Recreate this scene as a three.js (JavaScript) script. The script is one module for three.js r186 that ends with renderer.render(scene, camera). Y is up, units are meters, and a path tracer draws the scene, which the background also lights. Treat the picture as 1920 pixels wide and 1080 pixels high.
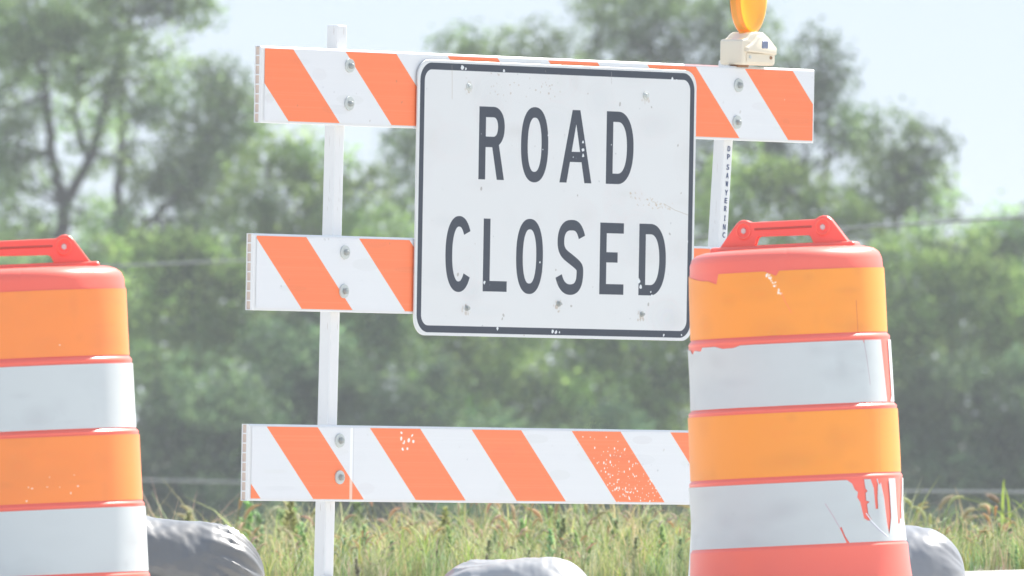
import * as THREE from 'three';
import { mergeGeometries, toCreasedNormals } from 'three/addons/utils/BufferGeometryUtils.js';
import { RoundedBoxGeometry } from 'three/addons/geometries/RoundedBoxGeometry.js';
import { TextGeometry } from 'three/addons/geometries/TextGeometry.js';
import { FontLoader } from 'three/addons/loaders/FontLoader.js';
import { ImprovedNoise } from 'three/addons/math/ImprovedNoise.js';

// ------------------------------------------------------------------ camera, sky, sun, exposure
const scene = new THREE.Scene();
const FOC = 29500, HORIZON = 765, ROLL = 0.0163, EYE = new THREE.Vector3(0, 0.58, 43);
const PITCH = Math.atan((HORIZON - 540) / FOC);
const camera = new THREE.PerspectiveCamera(2 * Math.atan(540 / FOC) * 180 / Math.PI, 16 / 9, 1, 4000);
camera.position.copy(EYE);
camera.lookAt(EYE.x, EYE.y + Math.tan(PITCH) * 100, EYE.z - 100);
camera.rotateZ(ROLL);
camera.focus = 42.6; camera.userData.fStop = 17;
camera.updateMatrixWorld();
const renderer = new THREE.WebGLRenderer({ antialias: true });
renderer.toneMapping = THREE.LinearToneMapping;
renderer.toneMappingExposure = 2.3;
renderer.shadowMap.enabled = true;

const SUN = new THREE.Vector3(0.45, 0.77, -0.55).normalize();
{
  const W = 1024, H = 512, d = new Float32Array(W * H * 4), v = new THREE.Vector3();
  for (let j = 0; j < H; j++) for (let i = 0; i < W; i++) {
    const el = ((j + 0.5) / H - 0.5) * Math.PI, az = ((i + 0.5) / W - 0.5) * 2 * Math.PI;
    v.set(Math.cos(el) * Math.cos(az), Math.sin(el), Math.cos(el) * Math.sin(az));
    const t = Math.pow(Math.max(0, Math.sin(el)), 0.55), g = v.dot(SUN);
    const ang = Math.acos(THREE.MathUtils.clamp(g, -1, 1)) * 180 / Math.PI;
    const glow = 0.40 * Math.exp(-ang / 22) + 0.05 * Math.exp(-ang / 70);
    const o = (j * W + i) * 4;
    d[o] = THREE.MathUtils.lerp(0.292, 0.22, t) + glow * 1.05;
    d[o + 1] = THREE.MathUtils.lerp(0.342, 0.30, t) + glow;
    d[o + 2] = THREE.MathUtils.lerp(0.385, 0.435, t) + glow * 0.92;
    d[o + 3] = 1;
  }
  const sky = new THREE.DataTexture(d, W, H, THREE.RGBAFormat, THREE.FloatType);
  sky.mapping = THREE.EquirectangularReflectionMapping; sky.magFilter = THREE.LinearFilter; sky.needsUpdate = true;
  scene.background = sky; scene.environment = sky;
}
const sun = new THREE.DirectionalLight(new THREE.Color(1, 0.955, 0.88), 5.0);
sun.position.copy(SUN).multiplyScalar(60);
sun.castShadow = true; sun.shadow.radius = 1.2;
Object.assign(sun.shadow.camera, { left: -60, right: 60, top: 60, bottom: -60, near: 1, far: 400 });
scene.add(sun, sun.target);
scene.fog = new THREE.FogExp2(new THREE.Color(0.93, 0.97, 1.0), 0.0007);

// ------------------------------------------------------------------ helpers
let seed = 20240;
const rnd = () => { seed = (seed + 0x6d2b79f5) | 0; let t = Math.imul(seed ^ (seed >>> 15), 1 | seed); t = (t + Math.imul(t ^ (t >>> 7), 61 | t)) ^ t; return ((t ^ (t >>> 14)) >>> 0) / 4294967296; };
const rr = (a, b) => a + (b - a) * rnd();
const gauss = () => { let s = 0; for (let i = 0; i < 6; i++) s += rnd(); return (s - 3) / 0.7071; };
const noise = new ImprovedNoise();
const V = (x, y, z) => new THREE.Vector3(x, y, z);
const lin = (r, g, b) => new THREE.Color().setRGB(r, g, b);
const mat = (c, o = {}) => new THREE.MeshPhysicalMaterial({ color: c, roughness: 0.6, ...o });
const names = new Map();
function numbered(n) { const k = names.get(n) ?? 0; names.set(n, k + 1); return k ? `${n}_${String(k).padStart(3, '0')}` : n; }
function tag(o, label, category, group) { o.userData.label = label; o.userData.category = category; if (group) o.userData.group = group; return o; }
function thing(name, label, category, pos, turn = 0, group) {
  const o = new THREE.Group(); o.name = numbered(name); scene.add(o);
  o.position.copy(pos); o.rotation.y = turn; return tag(o, label, category, group);
}
function part(name, g, m, parent) {
  const o = new THREE.Mesh(Array.isArray(g) ? mergeGeometries(g.map(x => { const y = x.index ? x.toNonIndexed() : x; return y; })) : g, m);
  o.name = name; o.castShadow = o.receiveShadow = true; parent.add(o); return o;
}
const _f = V(0, 0, -1).applyQuaternion(camera.quaternion), _r = V(1, 0, 0).applyQuaternion(camera.quaternion), _u = V(0, 1, 0).applyQuaternion(camera.quaternion);
const at = (x, y, depth) => EYE.clone().addScaledVector(_f, depth).addScaledVector(_r, (x - 960) / FOC * depth).addScaledVector(_u, -(y - 540) / FOC * depth);
const box = (w, h, d, x = 0, y = 0, z = 0) => new THREE.BoxGeometry(w, h, d).translate(x, y, z);
const rbox = (w, h, d, r, x = 0, y = 0, z = 0) => new RoundedBoxGeometry(w, h, d, 3, r).translate(x, y, z);
function tube(pts, radii, seg = 6) {                        // tapered tube through points
  const n = pts.length, pos = [], idx = [], up = V(0.31, 0.2, 0.93).normalize();
  for (let i = 0; i < n; i++) {
    const d = pts[Math.min(i + 1, n - 1)].clone().sub(pts[Math.max(i - 1, 0)]).normalize();
    const a = d.clone().cross(up).normalize(), b = d.clone().cross(a);
    for (let k = 0; k < seg; k++) { const t = k / seg * Math.PI * 2, p = pts[i].clone().addScaledVector(a, Math.cos(t) * radii[i]).addScaledVector(b, Math.sin(t) * radii[i]); pos.push(p.x, p.y, p.z); }
    if (i) for (let k = 0; k < seg; k++) { const q = (i - 1) * seg, k2 = (k + 1) % seg; idx.push(q + k, q + k2, i * seg + k, q + k2, i * seg + k2, i * seg + k); }
  }
  const g = new THREE.BufferGeometry(); g.setAttribute('position', new THREE.Float32BufferAttribute(pos, 3)); g.setIndex(idx); g.computeVertexNormals(); return g;
}
function canvas(w, h, paint) { const c = document.createElement('canvas'); c.width = w; c.height = h; paint(c.getContext('2d'), w, h); return c; }
function tex(c, srgb = true) { const t = new THREE.CanvasTexture(c); if (srgb) t.colorSpace = THREE.SRGBColorSpace; t.anisotropy = 8; return t; }
const css = (r, g, b, a = 1) => { const s = x => Math.round(255 * (x <= 0.0031308 ? 12.92 * x : 1.055 * Math.pow(x, 1 / 2.4) - 0.055)); return `rgba(${s(r)},${s(g)},${s(b)},${a})`; };

// ------------------------------------------------------------------ ground
const EDGE = (x) => -8.4 + 0.35 * x;                          // where the paved road ends (z)
function groundY(x, z) {
  const cross = 0.05 * THREE.MathUtils.clamp(x, -6, 6), s = EDGE(THREE.MathUtils.clamp(x, -6, 6)) - z;
  let y = cross;
  if (s > 0) {
    const t = THREE.MathUtils.smoothstep(s, 0, 60);
    y = cross * (1 - t) - 1.75 * (0.55 * THREE.MathUtils.smoothstep(s, 1.0, 22) + 0.45 * t) + 0.05 * noise.noise(x * 0.9, z * 0.7, 3) * Math.min(1, s);
  }
  return y;
}
{
  const xs = [], zs = [];
  for (let x = -1200; x < -40; x += 116) xs.push(x); for (let x = -40; x < -8; x += 4) xs.push(x); for (let x = -8; x <= 8; x += 0.4) xs.push(x); for (let x = 12; x <= 40; x += 4) xs.push(x); for (let x = 116; x <= 1200; x += 108) xs.push(x);
  for (let z = 120; z > 20; z -= 20) zs.push(z); for (let z = 20; z > -60; z -= 0.8) zs.push(z); for (let z = -60; z > -300; z -= 10) zs.push(z); for (let z = -300; z >= -1300; z -= 200) zs.push(z);
  const pos = [], col = [], idx = [], c1 = lin(0.075, 0.085, 0.04), c2 = lin(0.14, 0.12, 0.07), c = new THREE.Color();
  zs.forEach((z, j) => xs.forEach((x, i) => {
    pos.push(x, groundY(x, z) - 0.006, z);
    c.copy(c1).lerp(c2, THREE.MathUtils.clamp(0.5 + 0.8 * noise.noise(x * 0.5, z * 0.35, 9), 0, 1)); col.push(c.r, c.g, c.b);
    if (i && j) { const n = xs.length, a = (j - 1) * n + i - 1; idx.push(a, a + 1, a + n, a + 1, a + n + 1, a + n); }
  }));
  const g = new THREE.BufferGeometry(); g.setAttribute('position', new THREE.Float32BufferAttribute(pos, 3)); g.setAttribute('color', new THREE.Float32BufferAttribute(col, 3)); g.setIndex(idx); g.computeVertexNormals();
  const o = part('ground', g, mat(0xffffff, { vertexColors: true, roughness: 1 }), scene); o.userData.kind = 'structure'; o.userData.label = 'grassy ground falling away behind the road edge';
  // the road: pale worn concrete, following the cross fall
  const rp = [], ruv = [], ri = []; let k = 0;
  for (let i = 0; i <= 40; i++) for (let j = 0; j <= 60; j++) {
    const x = -14 + 28 * i / 40, e = EDGE(THREE.MathUtils.clamp(x, -6, 6)), z = e + (60 - e) * Math.pow(j / 60, 1.4);
    rp.push(x, groundY(x, z) + 0.004 + (j ? 0.0 : -0.03), z); ruv.push(x / 3, z / 3);
    if (i && j) { const a = (i - 1) * 61 + j - 1; ri.push(a, a + 1, a + 61, a + 1, a + 62, a + 61); }
  }
  const rg = new THREE.BufferGeometry(); rg.setAttribute('position', new THREE.Float32BufferAttribute(rp, 3)); rg.setAttribute('uv', new THREE.Float32BufferAttribute(ruv, 2)); rg.setIndex(ri); rg.computeVertexNormals();
  const t = tex(canvas(512, 512, (x, w, h) => {
    const im = x.createImageData(w, h);
    for (let j = 0; j < h; j++) for (let i = 0; i < w; i++) {
      const n = 0.5 + 0.25 * noise.noise(i / 90, j / 90, 1) + 0.12 * noise.noise(i / 14, j / 14, 4) + 0.10 * (rnd() - 0.5), o = (j * w + i) * 4, b = 150 + 60 * n;
      im.data[o] = b; im.data[o + 1] = b * 0.985; im.data[o + 2] = b * 0.95; im.data[o + 3] = 255;
    }
    x.putImageData(im, 0, 0);
  })); t.wrapS = t.wrapT = THREE.RepeatWrapping;
  const r = part('road', rg, mat(0xffffff, { map: t, roughness: 0.9 }), scene); r.userData.kind = 'structure'; r.userData.label = 'pale concrete road surface under the drums and barricade';
}

// ------------------------------------------------------------------ trees and shrubs
const leafMat = new THREE.MeshPhysicalMaterial({ color: 0xffffff, vertexColors: true, roughness: 1, transmission: 0.5, thickness: 0, side: THREE.DoubleSide, specularIntensity: 0 });
const barkMat = mat(lin(0.055, 0.05, 0.045), { roughness: 0.95 });
const _c = new THREE.Color();
function foliage(lobes, origin, depth, cols, density, leafLen) {
  const P = [], N = [], C = [], I = [], S = depth / FOC;
  const n = V(), t = V(), b = V(), p = V(), q = V();
  for (const [lx, ly, rx, ry, dk = 1] of lobes) {
    const lobeTone = Math.exp(0.38 * gauss()) * (rx < 60 ? 1.12 : 0.95), lobeMix = 0.25 * gauss();
    const c = at(lx, ly, depth + gauss() * 0.25 * (rx + ry) * 0.5 * S).sub(origin), R = [rx * S, ry * S, Math.min(rx, ry) * S * 0.95];
    const leafArea = 0.25 * leafLen * leafLen, cnt = density * dk * Math.PI * R[0] * R[1] / leafArea, nTwig = Math.max(6, Math.round(cnt / 14));
    for (let k = 0; k < nTwig; k++) {
      do q.set(rr(-1, 1), rr(-1, 1), rr(-1, 1)); while (q.lengthSq() > 1 || q.lengthSq() < 0.05);
      const len = q.length(), bias = Math.pow(len, 0.55) * (1 + 0.42 * noise.noise(q.x * 2.3 + lx, q.y * 2.3 + ly, q.z * 2.3) + (rnd() < 0.12 ? 0.22 * rnd() : 0));
      q.multiplyScalar(bias / len);
      const tw = V(c.x + q.x * R[0], c.y + q.y * R[1], c.z + q.z * R[2]), out = q.clone().normalize();
      const tone = rr(0.75, 1.25), mixv = THREE.MathUtils.clamp(0.5 + 0.5 * gauss(), 0, 1);
      const m = 9 + Math.floor(rnd() * 10), sp = leafLen * rr(0.9, 1.9);
      for (let i = 0; i < m; i++) {
        p.set(tw.x + gauss() * sp * 0.7, tw.y + gauss() * sp * 0.6, tw.z + gauss() * sp * 0.7);
        n.set(gauss() * 0.7, gauss() * 0.7 + 0.35, gauss() * 0.7).addScaledVector(out, 0.8).normalize();
        t.set(gauss(), gauss() - 0.5, gauss()).cross(n).normalize(); b.copy(n).cross(t);
        const L = leafLen * rr(0.6, 1.25) * 0.5, w = L * rr(0.45, 0.62), k0 = P.length / 3;
        for (const [s, u] of [[0, 1], [1, 0], [0, -1], [-1, 0]]) { P.push(p.x + t.x * s * w + b.x * u * L, p.y + t.y * s * w + b.y * u * L, p.z + t.z * s * w + b.z * u * L); N.push(n.x, n.y, n.z); }
        _c.copy(cols[0]).lerp(cols[1], THREE.MathUtils.clamp(mixv + lobeMix + 0.2 * gauss(), 0, 1)).multiplyScalar(lobeTone * tone * rr(0.85, 1.15));
        for (let v = 0; v < 4; v++) C.push(_c.r, _c.g, _c.b);
        I.push(k0, k0 + 2, k0 + 1, k0, k0 + 3, k0 + 2);
      }
    }
  }
  const g = new THREE.BufferGeometry();
  g.setAttribute('position', new THREE.Float32BufferAttribute(P, 3)); g.setAttribute('normal', new THREE.Float32BufferAttribute(N, 3)); g.setAttribute('color', new THREE.Float32BufferAttribute(C, 3)); g.setIndex(I); return g;
}
const OLIVE = [lin(0.13, 0.215, 0.08), lin(0.25, 0.345, 0.13)], BRIGHT = [lin(0.15, 0.255, 0.065), lin(0.28, 0.385, 0.11)], DARK = [lin(0.065, 0.125, 0.06), lin(0.15, 0.23, 0.10)], MID = [lin(0.125, 0.23, 0.08), lin(0.26, 0.38, 0.13)];
function tree(name, label, depth, cols, density, lobes, limbs, leafLen = 0.10) {
  const xs = lobes.map(l => l[0]), bx = limbs ? limbs[0][0][0] : xs.reduce((a, b) => a + b) / xs.length;
  const base = at(bx, HORIZON, depth); base.y = groundY(base.x, base.z) - 0.02;
  const o = thing(name, label, name === 'shrub' ? 'shrub' : 'tree', base);
  const gs = [], S = depth / FOC, root = V(0, 0, 0);
  const wob = (a, b, r0, r1, n = 6) => { const pts = [], rad = []; for (let i = 0; i <= n; i++) { const t = i / n, p = a.clone().lerp(b, t); if (i && i < n) p.add(V(gauss(), gauss() * 0.4, gauss()).multiplyScalar(a.distanceTo(b) * 0.02)); pts.push(p); rad.push(THREE.MathUtils.lerp(r0, r1, t)); } return tube(pts, rad, 7); };
  const nodes = [];
  if (limbs) for (const [...pl] of limbs) {
    const w = pl.pop(); let prev = null;
    pl.forEach(([x, y], i) => { const p = i === 0 && y > 1000 ? root.clone() : at(x, y, depth).sub(base); if (prev) gs.push(wob(prev, p, w * S * (1 - 0.8 * (i - 1) / pl.length) / 2, w * S * (1 - 0.8 * i / pl.length) / 2)); nodes.push(p); prev = p; });
  } else for (let k = 0; k < 4; k++) { const l = lobes[Math.floor(k * lobes.length / 4)], p = at(l[0], l[1], depth).sub(base); gs.push(wob(root.clone().add(V(rr(-.1, .1), 0, rr(-.1, .1))), p, 0.06, 0.015)); nodes.push(p.clone().multiplyScalar(0.5), p); }
  for (const l of lobes) {                                     // a limb into every clump, with a few twigs
    const c = at(l[0], l[1], depth).sub(base); let best = null;
    for (const q of nodes) { const d = q.distanceTo(c) + Math.max(0, q.y - c.y) * 0.8; if (!best || d < best[0]) best = [d, q]; }
    if (best[0] > 0.05) gs.push(wob(best[1], c, 0.035, 0.014, 5));
    for (let k = 0; k < 4; k++) gs.push(wob(c, c.clone().add(V(gauss() * l[2], gauss() * l[3], gauss() * l[3]).multiplyScalar(S * 0.6)), 0.012, 0.004, 3));
  }
  part('trunk', gs, barkMat, o);
  if (name === 'shrub') {                                      // break the big clumps up into smaller sprays of their own tone
    const all = []; for (const l of lobes) { all.push([l[0], l[1], l[2] * 0.92, l[3] * 0.92, 0.5]); for (let k = 0; k < 4; k++) { const f = rr(0.28, 0.5); all.push([l[0] + gauss() * l[2] * 0.6, l[1] + gauss() * l[3] * 0.6, l[2] * f, l[3] * f, 1.1]); } }
    lobes = all;
  }
  part('crown', foliage(lobes, base, depth, cols, density, leafLen), leafMat, o);
}
tree('tree', 'tall airy tree with a forked dark trunk at the left edge, above the left drum', 215, OLIVE, 3.6,
  [[-50, 60, 110, 110], [160, 400, 40, 40, .6], [20, 430, 60, 50], [240, 150, 60, 40, .7], [110, 70, 90, 60], [150, 150, 60, 40, 0.7], [30, 270, 70, 40, .7], [60, 330, 50, 40, .5], [205, 230, 45, 36, 0.7], [50, 30, 100, 80], [160, 10, 100, 60], [265, -12, 105, 45], [355, 22, 62, 38], [90, 120, 90, 55], [215, 80, 75, 50], [10, 205, 80, 60], [130, 205, 50, 40, 0.7], [-70, 320, 90, 120], [10, 335, 50, 45, 0.8], [60, 425, 50, 45, 0.8], [175, 290, 50, 40, 0.6], [300, 100, 50, 28, .6]],
  [[[105, 1100], [108, 480], [122, 385], [96, 290], [86, 180], [60, 60], 34], [[122, 385], [165, 305], [198, 190], [236, 60], 24], [[165, 305], [140, 220], [150, 120], 14]]);
tree('tree', 'tree with a thin upright trunk and leaning lower limb right of the forked tree', 223, OLIVE, 3.5,
  [[255, 200, 60, 42, 0.9], [430, 150, 50, 34, .8], [455, 215, 50, 40], [390, 130, 46, 28, .7], [330, 150, 55, 36, .7], [200, 420, 60, 46, .8], [260, 480, 70, 40], [300, 190, 60, 40, .8], [370, 330, 60, 50], [250, 300, 60, 40, .7], [290, 460, 80, 40], [360, 470, 70, 40], [350, 255, 75, 45], [285, 330, 60, 45, 0.8], [240, 405, 50, 40, 0.7], [335, 345, 60, 50], [395, 190, 50, 34], [420, 315, 65, 60], [180, 475, 60, 40, 0.8], [390, 410, 70, 50], [450, 250, 50, 50], [440, 185, 40, 28]],
  [[[216, 1100], [216, 450], [229, 300], [222, 150], [250, 30], 24], [[216, 480], [285, 412], [350, 352], [390, 250], 18]]);
tree('tree', 'bright green rounded tree behind the left post between top and middle rails', 208, BRIGHT, 3.4,
  [[500, 320, 70, 48], [560, 385, 95, 62], [615, 300, 55, 40], [650, 400, 55, 55], [470, 400, 60, 60], [545, 465, 90, 60], [630, 480, 80, 50], [535, 270, 50, 35], [600, 345, 60, 40], [690, 350, 36, 40], [700, 440, 60, 50]]);
tree('tree', 'hazy tree whose top shows just above the left half of the road sign', 226, OLIVE, 3,
  [[862, 88, 50, 34], [930, 95, 70, 45], [1020, 82, 65, 42], [900, 150, 100, 60], [755, 285, 42, 44, 0.9], [1000, 180, 120, 80], [830, 250, 90, 70], [960, 300, 130, 90], [770, 350, 60, 50], [850, 400, 100, 80]]);
tree('tree', 'tallest hazy tree reaching the top edge behind the warning light', 230, OLIVE, 3,
  [[1130, 5, 60, 45], [1195, 30, 95, 62], [1280, 5, 105, 60], [1180, 90, 95, 45], [1290, 90, 95, 58], [1375, 60, 80, 65], [1440, 110, 55, 50], [1150, 200, 120, 100], [1300, 220, 110, 90], [1250, 340, 120, 90], [1100, 330, 110, 80], [1420, 200, 70, 70]]);
tree('tree', 'dark upright tree standing behind the right end of the top rail', 219, [lin(0.06, 0.10, 0.045), lin(0.11, 0.16, 0.07)], 3,
  [[1532, 82, 38, 34], [1560, 150, 48, 48], [1505, 165, 60, 60], [1575, 230, 46, 50], [1460, 250, 90, 60], [1600, 275, 40, 40, 0.8], [1500, 330, 80, 36, 0.6], [1470, 330, 60, 40]]);
tree('tree', 'grey green round topped tree standing against the sky right of the barricade', 216, OLIVE, 3,
  [[1672, 245, 60, 38], [1735, 285, 55, 50], [1655, 310, 65, 55], [1700, 340, 80, 50], [1755, 360, 36, 40], [1625, 385, 55, 45], [1700, 400, 90, 40]]);
tree('tree', 'bright green tree behind the right post and the handle of the right drum', 205, BRIGHT, 3.6,
  [[1395, 325, 75, 42], [1475, 355, 80, 48], [1555, 395, 75, 45], [1350, 390, 70, 60], [1450, 430, 100, 50], [1330, 470, 70, 60], [1600, 440, 60, 40]]);
tree('tree', 'low hazy tree at the right edge with its top sloping to the frame', 212, MID, 3.4,
  [[1868, 425, 45, 34], [1905, 460, 50, 50], [1810, 465, 60, 38], [1730, 452, 70, 40], [1950, 430, 50, 40], [1880, 500, 80, 50]]);
tree('shrub', 'large pale green shrub at the right edge beside the upper bands of the right drum', 201, BRIGHT, 4.2,
  [[1690, 520, 75, 60], [1780, 510, 80, 60], [1870, 560, 75, 65], [1720, 600, 90, 70], [1820, 630, 90, 65], [1920, 640, 60, 80], [1680, 660, 70, 70]]);
tree('shrub', 'dark dense shrub at the right edge beside the lower half of the right drum', 196, DARK, 4.2,
  [[1710, 740, 90, 80], [1820, 740, 95, 85], [1905, 790, 85, 100], [1690, 860, 90, 100], [1790, 870, 105, 100], [1900, 910, 90, 100], [1740, 980, 110, 90], [1870, 1000, 110, 90]]);
tree('shrub', 'olive shrub behind the left drum below the forked trunk', 204, MID, 4,
  [[20, 540, 110, 70], [140, 530, 90, 60], [230, 545, 70, 60], [90, 640, 120, 80], [210, 640, 90, 80]]);
tree('shrub', 'mid green shrub left of the middle rail end, under the cable', 201, BRIGHT, 4.2,
  [[300, 545, 70, 60], [385, 520, 85, 60], [455, 545, 70, 62], [330, 625, 90, 70], [435, 640, 90, 75], [360, 470, 70, 40, 0.7], [290, 470, 60, 30, 0.6]]);
tree('shrub', 'dark shrub between the left drum and the left end of the bottom rail', 196, DARK, 4.2,
  [[285, 740, 80, 80], [390, 740, 95, 90], [300, 860, 90, 90], [410, 880, 105, 100], [330, 980, 120, 80], [470, 800, 80, 80], [470, 960, 90, 80]]);
tree('shrub', 'dark shrub showing left of the left post below the middle rail', 198, DARK, 4.2,
  [[520, 680, 80, 70], [600, 660, 70, 50], [560, 770, 90, 80], [640, 750, 80, 70], [570, 880, 100, 80], [560, 970, 100, 70]]);
tree('shrub', 'mixed green shrub below the middle rail left of the road sign', 202, MID, 4,
  [[690, 560, 90, 55], [740, 480, 70, 60], [700, 650, 70, 60], [560, 560, 90, 60], [760, 620, 70, 60]]);
tree('shrub', 'broad dark shrub behind the bottom rail right of the left post', 197, DARK, 4.2,
  [[700, 740, 70, 60], [790, 760, 85, 65], [690, 860, 105, 75], [820, 870, 115, 80], [700, 960, 120, 70], [850, 970, 120, 70]]);
tree('shrub', 'light green shrub directly under the middle of the road sign', 199, BRIGHT, 4,
  [[860, 690, 80, 60], [960, 690, 85, 55], [900, 770, 95, 60], [1010, 760, 90, 60], [950, 600, 120, 70], [830, 560, 90, 80]]);
tree('shrub', 'yellowish green shrub under the right corner of the sign beside the right drum', 200, BRIGHT, 4,
  [[1090, 700, 85, 55], [1190, 690, 85, 60], [1270, 720, 65, 75], [1130, 780, 90, 60], [1240, 800, 80, 70], [1160, 600, 120, 70], [1300, 580, 80, 80]]);
tree('shrub', 'dark low shrub behind the bottom rail near the right drum', 195, DARK, 4.2,
  [[960, 860, 115, 75], [1080, 870, 115, 75], [1200, 880, 110, 75], [1290, 900, 90, 80], [1000, 960, 130, 70], [1150, 970, 130, 70], [1290, 990, 110, 70]]);

{
  const lobes = []; for (let i = 0; i < 44; i++) { const x = -1850 + i * 130, out = x < -230 || x > 2150; for (let j = out ? -3 : 0; j < 5; j++) lobes.push([x + rr(-30, 30), 540 + j * 130 + rr(-40, 40), 110, 95]); }
  const o0 = at(960, HORIZON, 240); o0.y = groundY(o0.x, o0.z);
  const th = part('thicket', foliage(lobes, o0, 240, DARK, 2.6, 0.16), leafMat, scene); th.position.copy(o0); th.userData.kind = 'stuff'; th.userData.label = 'dense far thicket closing the gaps behind the shrubs';
}
// ------------------------------------------------------------------ wire fence crossing behind the barricade
{
  const w1 = [at(-700, 530, 134), at(2600, 365, 82)], w2 = [at(-700, 868, 134), at(2600, 927, 82)];
  const base = w1[0].clone(); base.y = groundY(base.x, base.z);
  const o = thing('wire_fence', 'thin pale fence cables stretched across in front of the trees', 'fence', base);
  const sag = (a, b) => { const p = [], r = []; for (let i = 0; i <= 24; i++) { const t = i / 24, q = a.clone().lerp(b, t).sub(base); q.y -= 0.06 * Math.sin(t * Math.PI); p.push(q); r.push(0.008); } return tube(p, r, 6); };
  const wm = mat(lin(0.30, 0.31, 0.31), { roughness: 0.7 });
  part('cable', sag(...w1), wm, o); part('cable', sag(...w2), wm, o);
  const pm = mat(lin(0.16, 0.13, 0.1), { roughness: 0.95 });
  for (const i of [0, 1]) { const top = w1[i].clone().sub(base), g = groundY(w1[i].x, w1[i].z) - base.y; part('post', tube([V(top.x, g - 0.3, top.z), V(top.x, top.y + 0.2, top.z)], [0.08, 0.07], 10), pm, o); }
}

// ------------------------------------------------------------------ meadow grass and weeds
const grassMat = new THREE.MeshPhysicalMaterial({ color: 0xffffff, vertexColors: true, roughness: 0.8, transmission: 0.42, thickness: 0, side: THREE.DoubleSide, specularIntensity: 0 });
function strip(pts, widths, side) {                           // a tapering blade through points
  const pos = [], idx = [];
  pts.forEach((p, i) => { const w = widths[i] / 2; pos.push(p.x - side.x * w, p.y - side.y * w, p.z - side.z * w, p.x + side.x * w, p.y + side.y * w, p.z + side.z * w); if (i) { const a = 2 * (i - 1); idx.push(a, a + 1, a + 2, a + 1, a + 3, a + 2); } });
  const g = new THREE.BufferGeometry(); g.setAttribute('position', new THREE.Float32BufferAttribute(pos, 3)); g.setIndex(idx); g.computeVertexNormals(); return g;
}
function tint(g, c, v = 0.12) { const n = g.attributes.position.count, a = new Float32Array(n * 3), k = 1 + v * gauss(); for (let i = 0; i < n; i++) a.set([c.r * k, c.g * k, c.b * k], i * 3); g.setAttribute('color', new THREE.BufferAttribute(a, 3)); return g; }
function blade(h, w, lean, az, droop, from = V()) {
  const pts = [], wd = [], dx = Math.cos(az), dz = Math.sin(az);
  for (let i = 0; i <= 5; i++) { const t = i / 5; pts.push(V(from.x + dx * (lean * h * t * t + droop * h * t * t * t), from.y + h * (t - droop * 0.55 * t * t * t), from.z + dz * (lean * h * t * t + droop * h * t * t * t))); wd.push(w * (1 - t * t) + 0.0008); }
  return strip(pts, wd, V(-dz, 0, dx));
}
function seedHead(pts, r, c, hairs, hairLen) {                // bristly head along a curve
  const n = pts.length, gs = [tint(tube(pts, pts.map((_, i) => r * Math.sin(Math.PI * (0.12 + 0.85 * i / (n - 1)))), 6), c)];
  for (let k = 0; k < hairs; k++) { const i = Math.floor(rnd() * (n - 1)), p = pts[i].clone().lerp(pts[i + 1], rnd()), d = V(gauss(), gauss(), gauss()).normalize().addScaledVector(pts[i + 1].clone().sub(pts[i]).normalize(), 0.9).normalize(); gs.push(tint(strip([p, p.clone().addScaledVector(d, hairLen)], [0.0022, 0.0006], V(-d.z, 0.1, d.x).normalize()), c)); }
  return gs;
}
const noUv = (gs) => mergeGeometries(gs.map(g => { const x = g.index ? g.toNonIndexed() : g; for (const k of Object.keys(x.attributes)) if (!['position', 'normal', 'color'].includes(k)) x.deleteAttribute(k); return x; }));
const GREEN = lin(0.32, 0.39, 0.17), LIME = lin(0.36, 0.48, 0.09), STRAW = lin(0.60, 0.55, 0.36), SAGE = lin(0.38, 0.46, 0.29), TAN = lin(0.56, 0.48, 0.34);
function tuftBlades(n, h, w, c) { const gs = []; for (let i = 0; i < n; i++) gs.push(tint(blade(h * rr(0.6, 1.1), w * rr(0.6, 1.2), rr(0.05, 0.6), rnd() * 6.283, rr(0, 0.55), V(gauss() * 0.03, 0, gauss() * 0.03)), c.clone().lerp(STRAW, rnd() < 0.2 ? 0.6 : 0.1 * rnd()), 0.15)); return gs; }
function seeded(c) { const gs = tuftBlades(6, 0.42, 0.008, GREEN); for (let k = 0; k < 4; k++) { const az = rnd() * 6.283, h = rr(0.26, 0.42), ln = rr(0.1, 0.4), pts = []; for (let i = 0; i <= 8; i++) { const t = i / 8; pts.push(V(Math.cos(az) * ln * h * t * t, h * t * (1 - 0.18 * ln * t), Math.sin(az) * ln * h * t * t)); } gs.push(tint(tube(pts, pts.map(() => 0.0022), 4), GREEN)); const e = pts[8], d0 = pts[8].clone().sub(pts[7]).normalize(), hp = []; let q = e.clone(), d = d0.clone(); for (let i = 0; i <= 6; i++) { hp.push(q.clone()); q.addScaledVector(d, 0.017); d.add(V(Math.cos(az) * 0.14, -0.22, Math.sin(az) * 0.14)).normalize(); } gs.push(...seedHead(hp, 0.008, c, 36, 0.014)); } return gs; }
function feathery(h, c) {                                     // ragweed-like branching stalk with small leaves
  const gs = []; const lean = gauss() * 0.06, top = V(lean * h, h, gauss() * 0.05 * h); gs.push(tint(tube([V(), top.clone().multiplyScalar(0.5), top], [0.006, 0.004, 0.002], 5), SAGE));
  for (let k = 0; k < 46; k++) { const t = Math.pow(rnd(), 0.7), az = rnd() * 6.283, L = h * 0.22 * (1.1 - t), p = top.clone().multiplyScalar(t), d = V(Math.cos(az), 0.9, Math.sin(az)).normalize(), e = p.clone().addScaledVector(d, L); gs.push(tint(strip([p, e], [0.003, 0.0015], V(-d.z, 0, d.x).normalize()), SAGE)); for (let j = 0; j < 7; j++) { const s = p.clone().lerp(e, rr(0.2, 1)); gs.push(tint(blade(rr(0.018, 0.04), 0.011, 0.6, rnd() * 6.283, 0.4, s), c, 0.2)); } }
  return gs;
}
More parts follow.
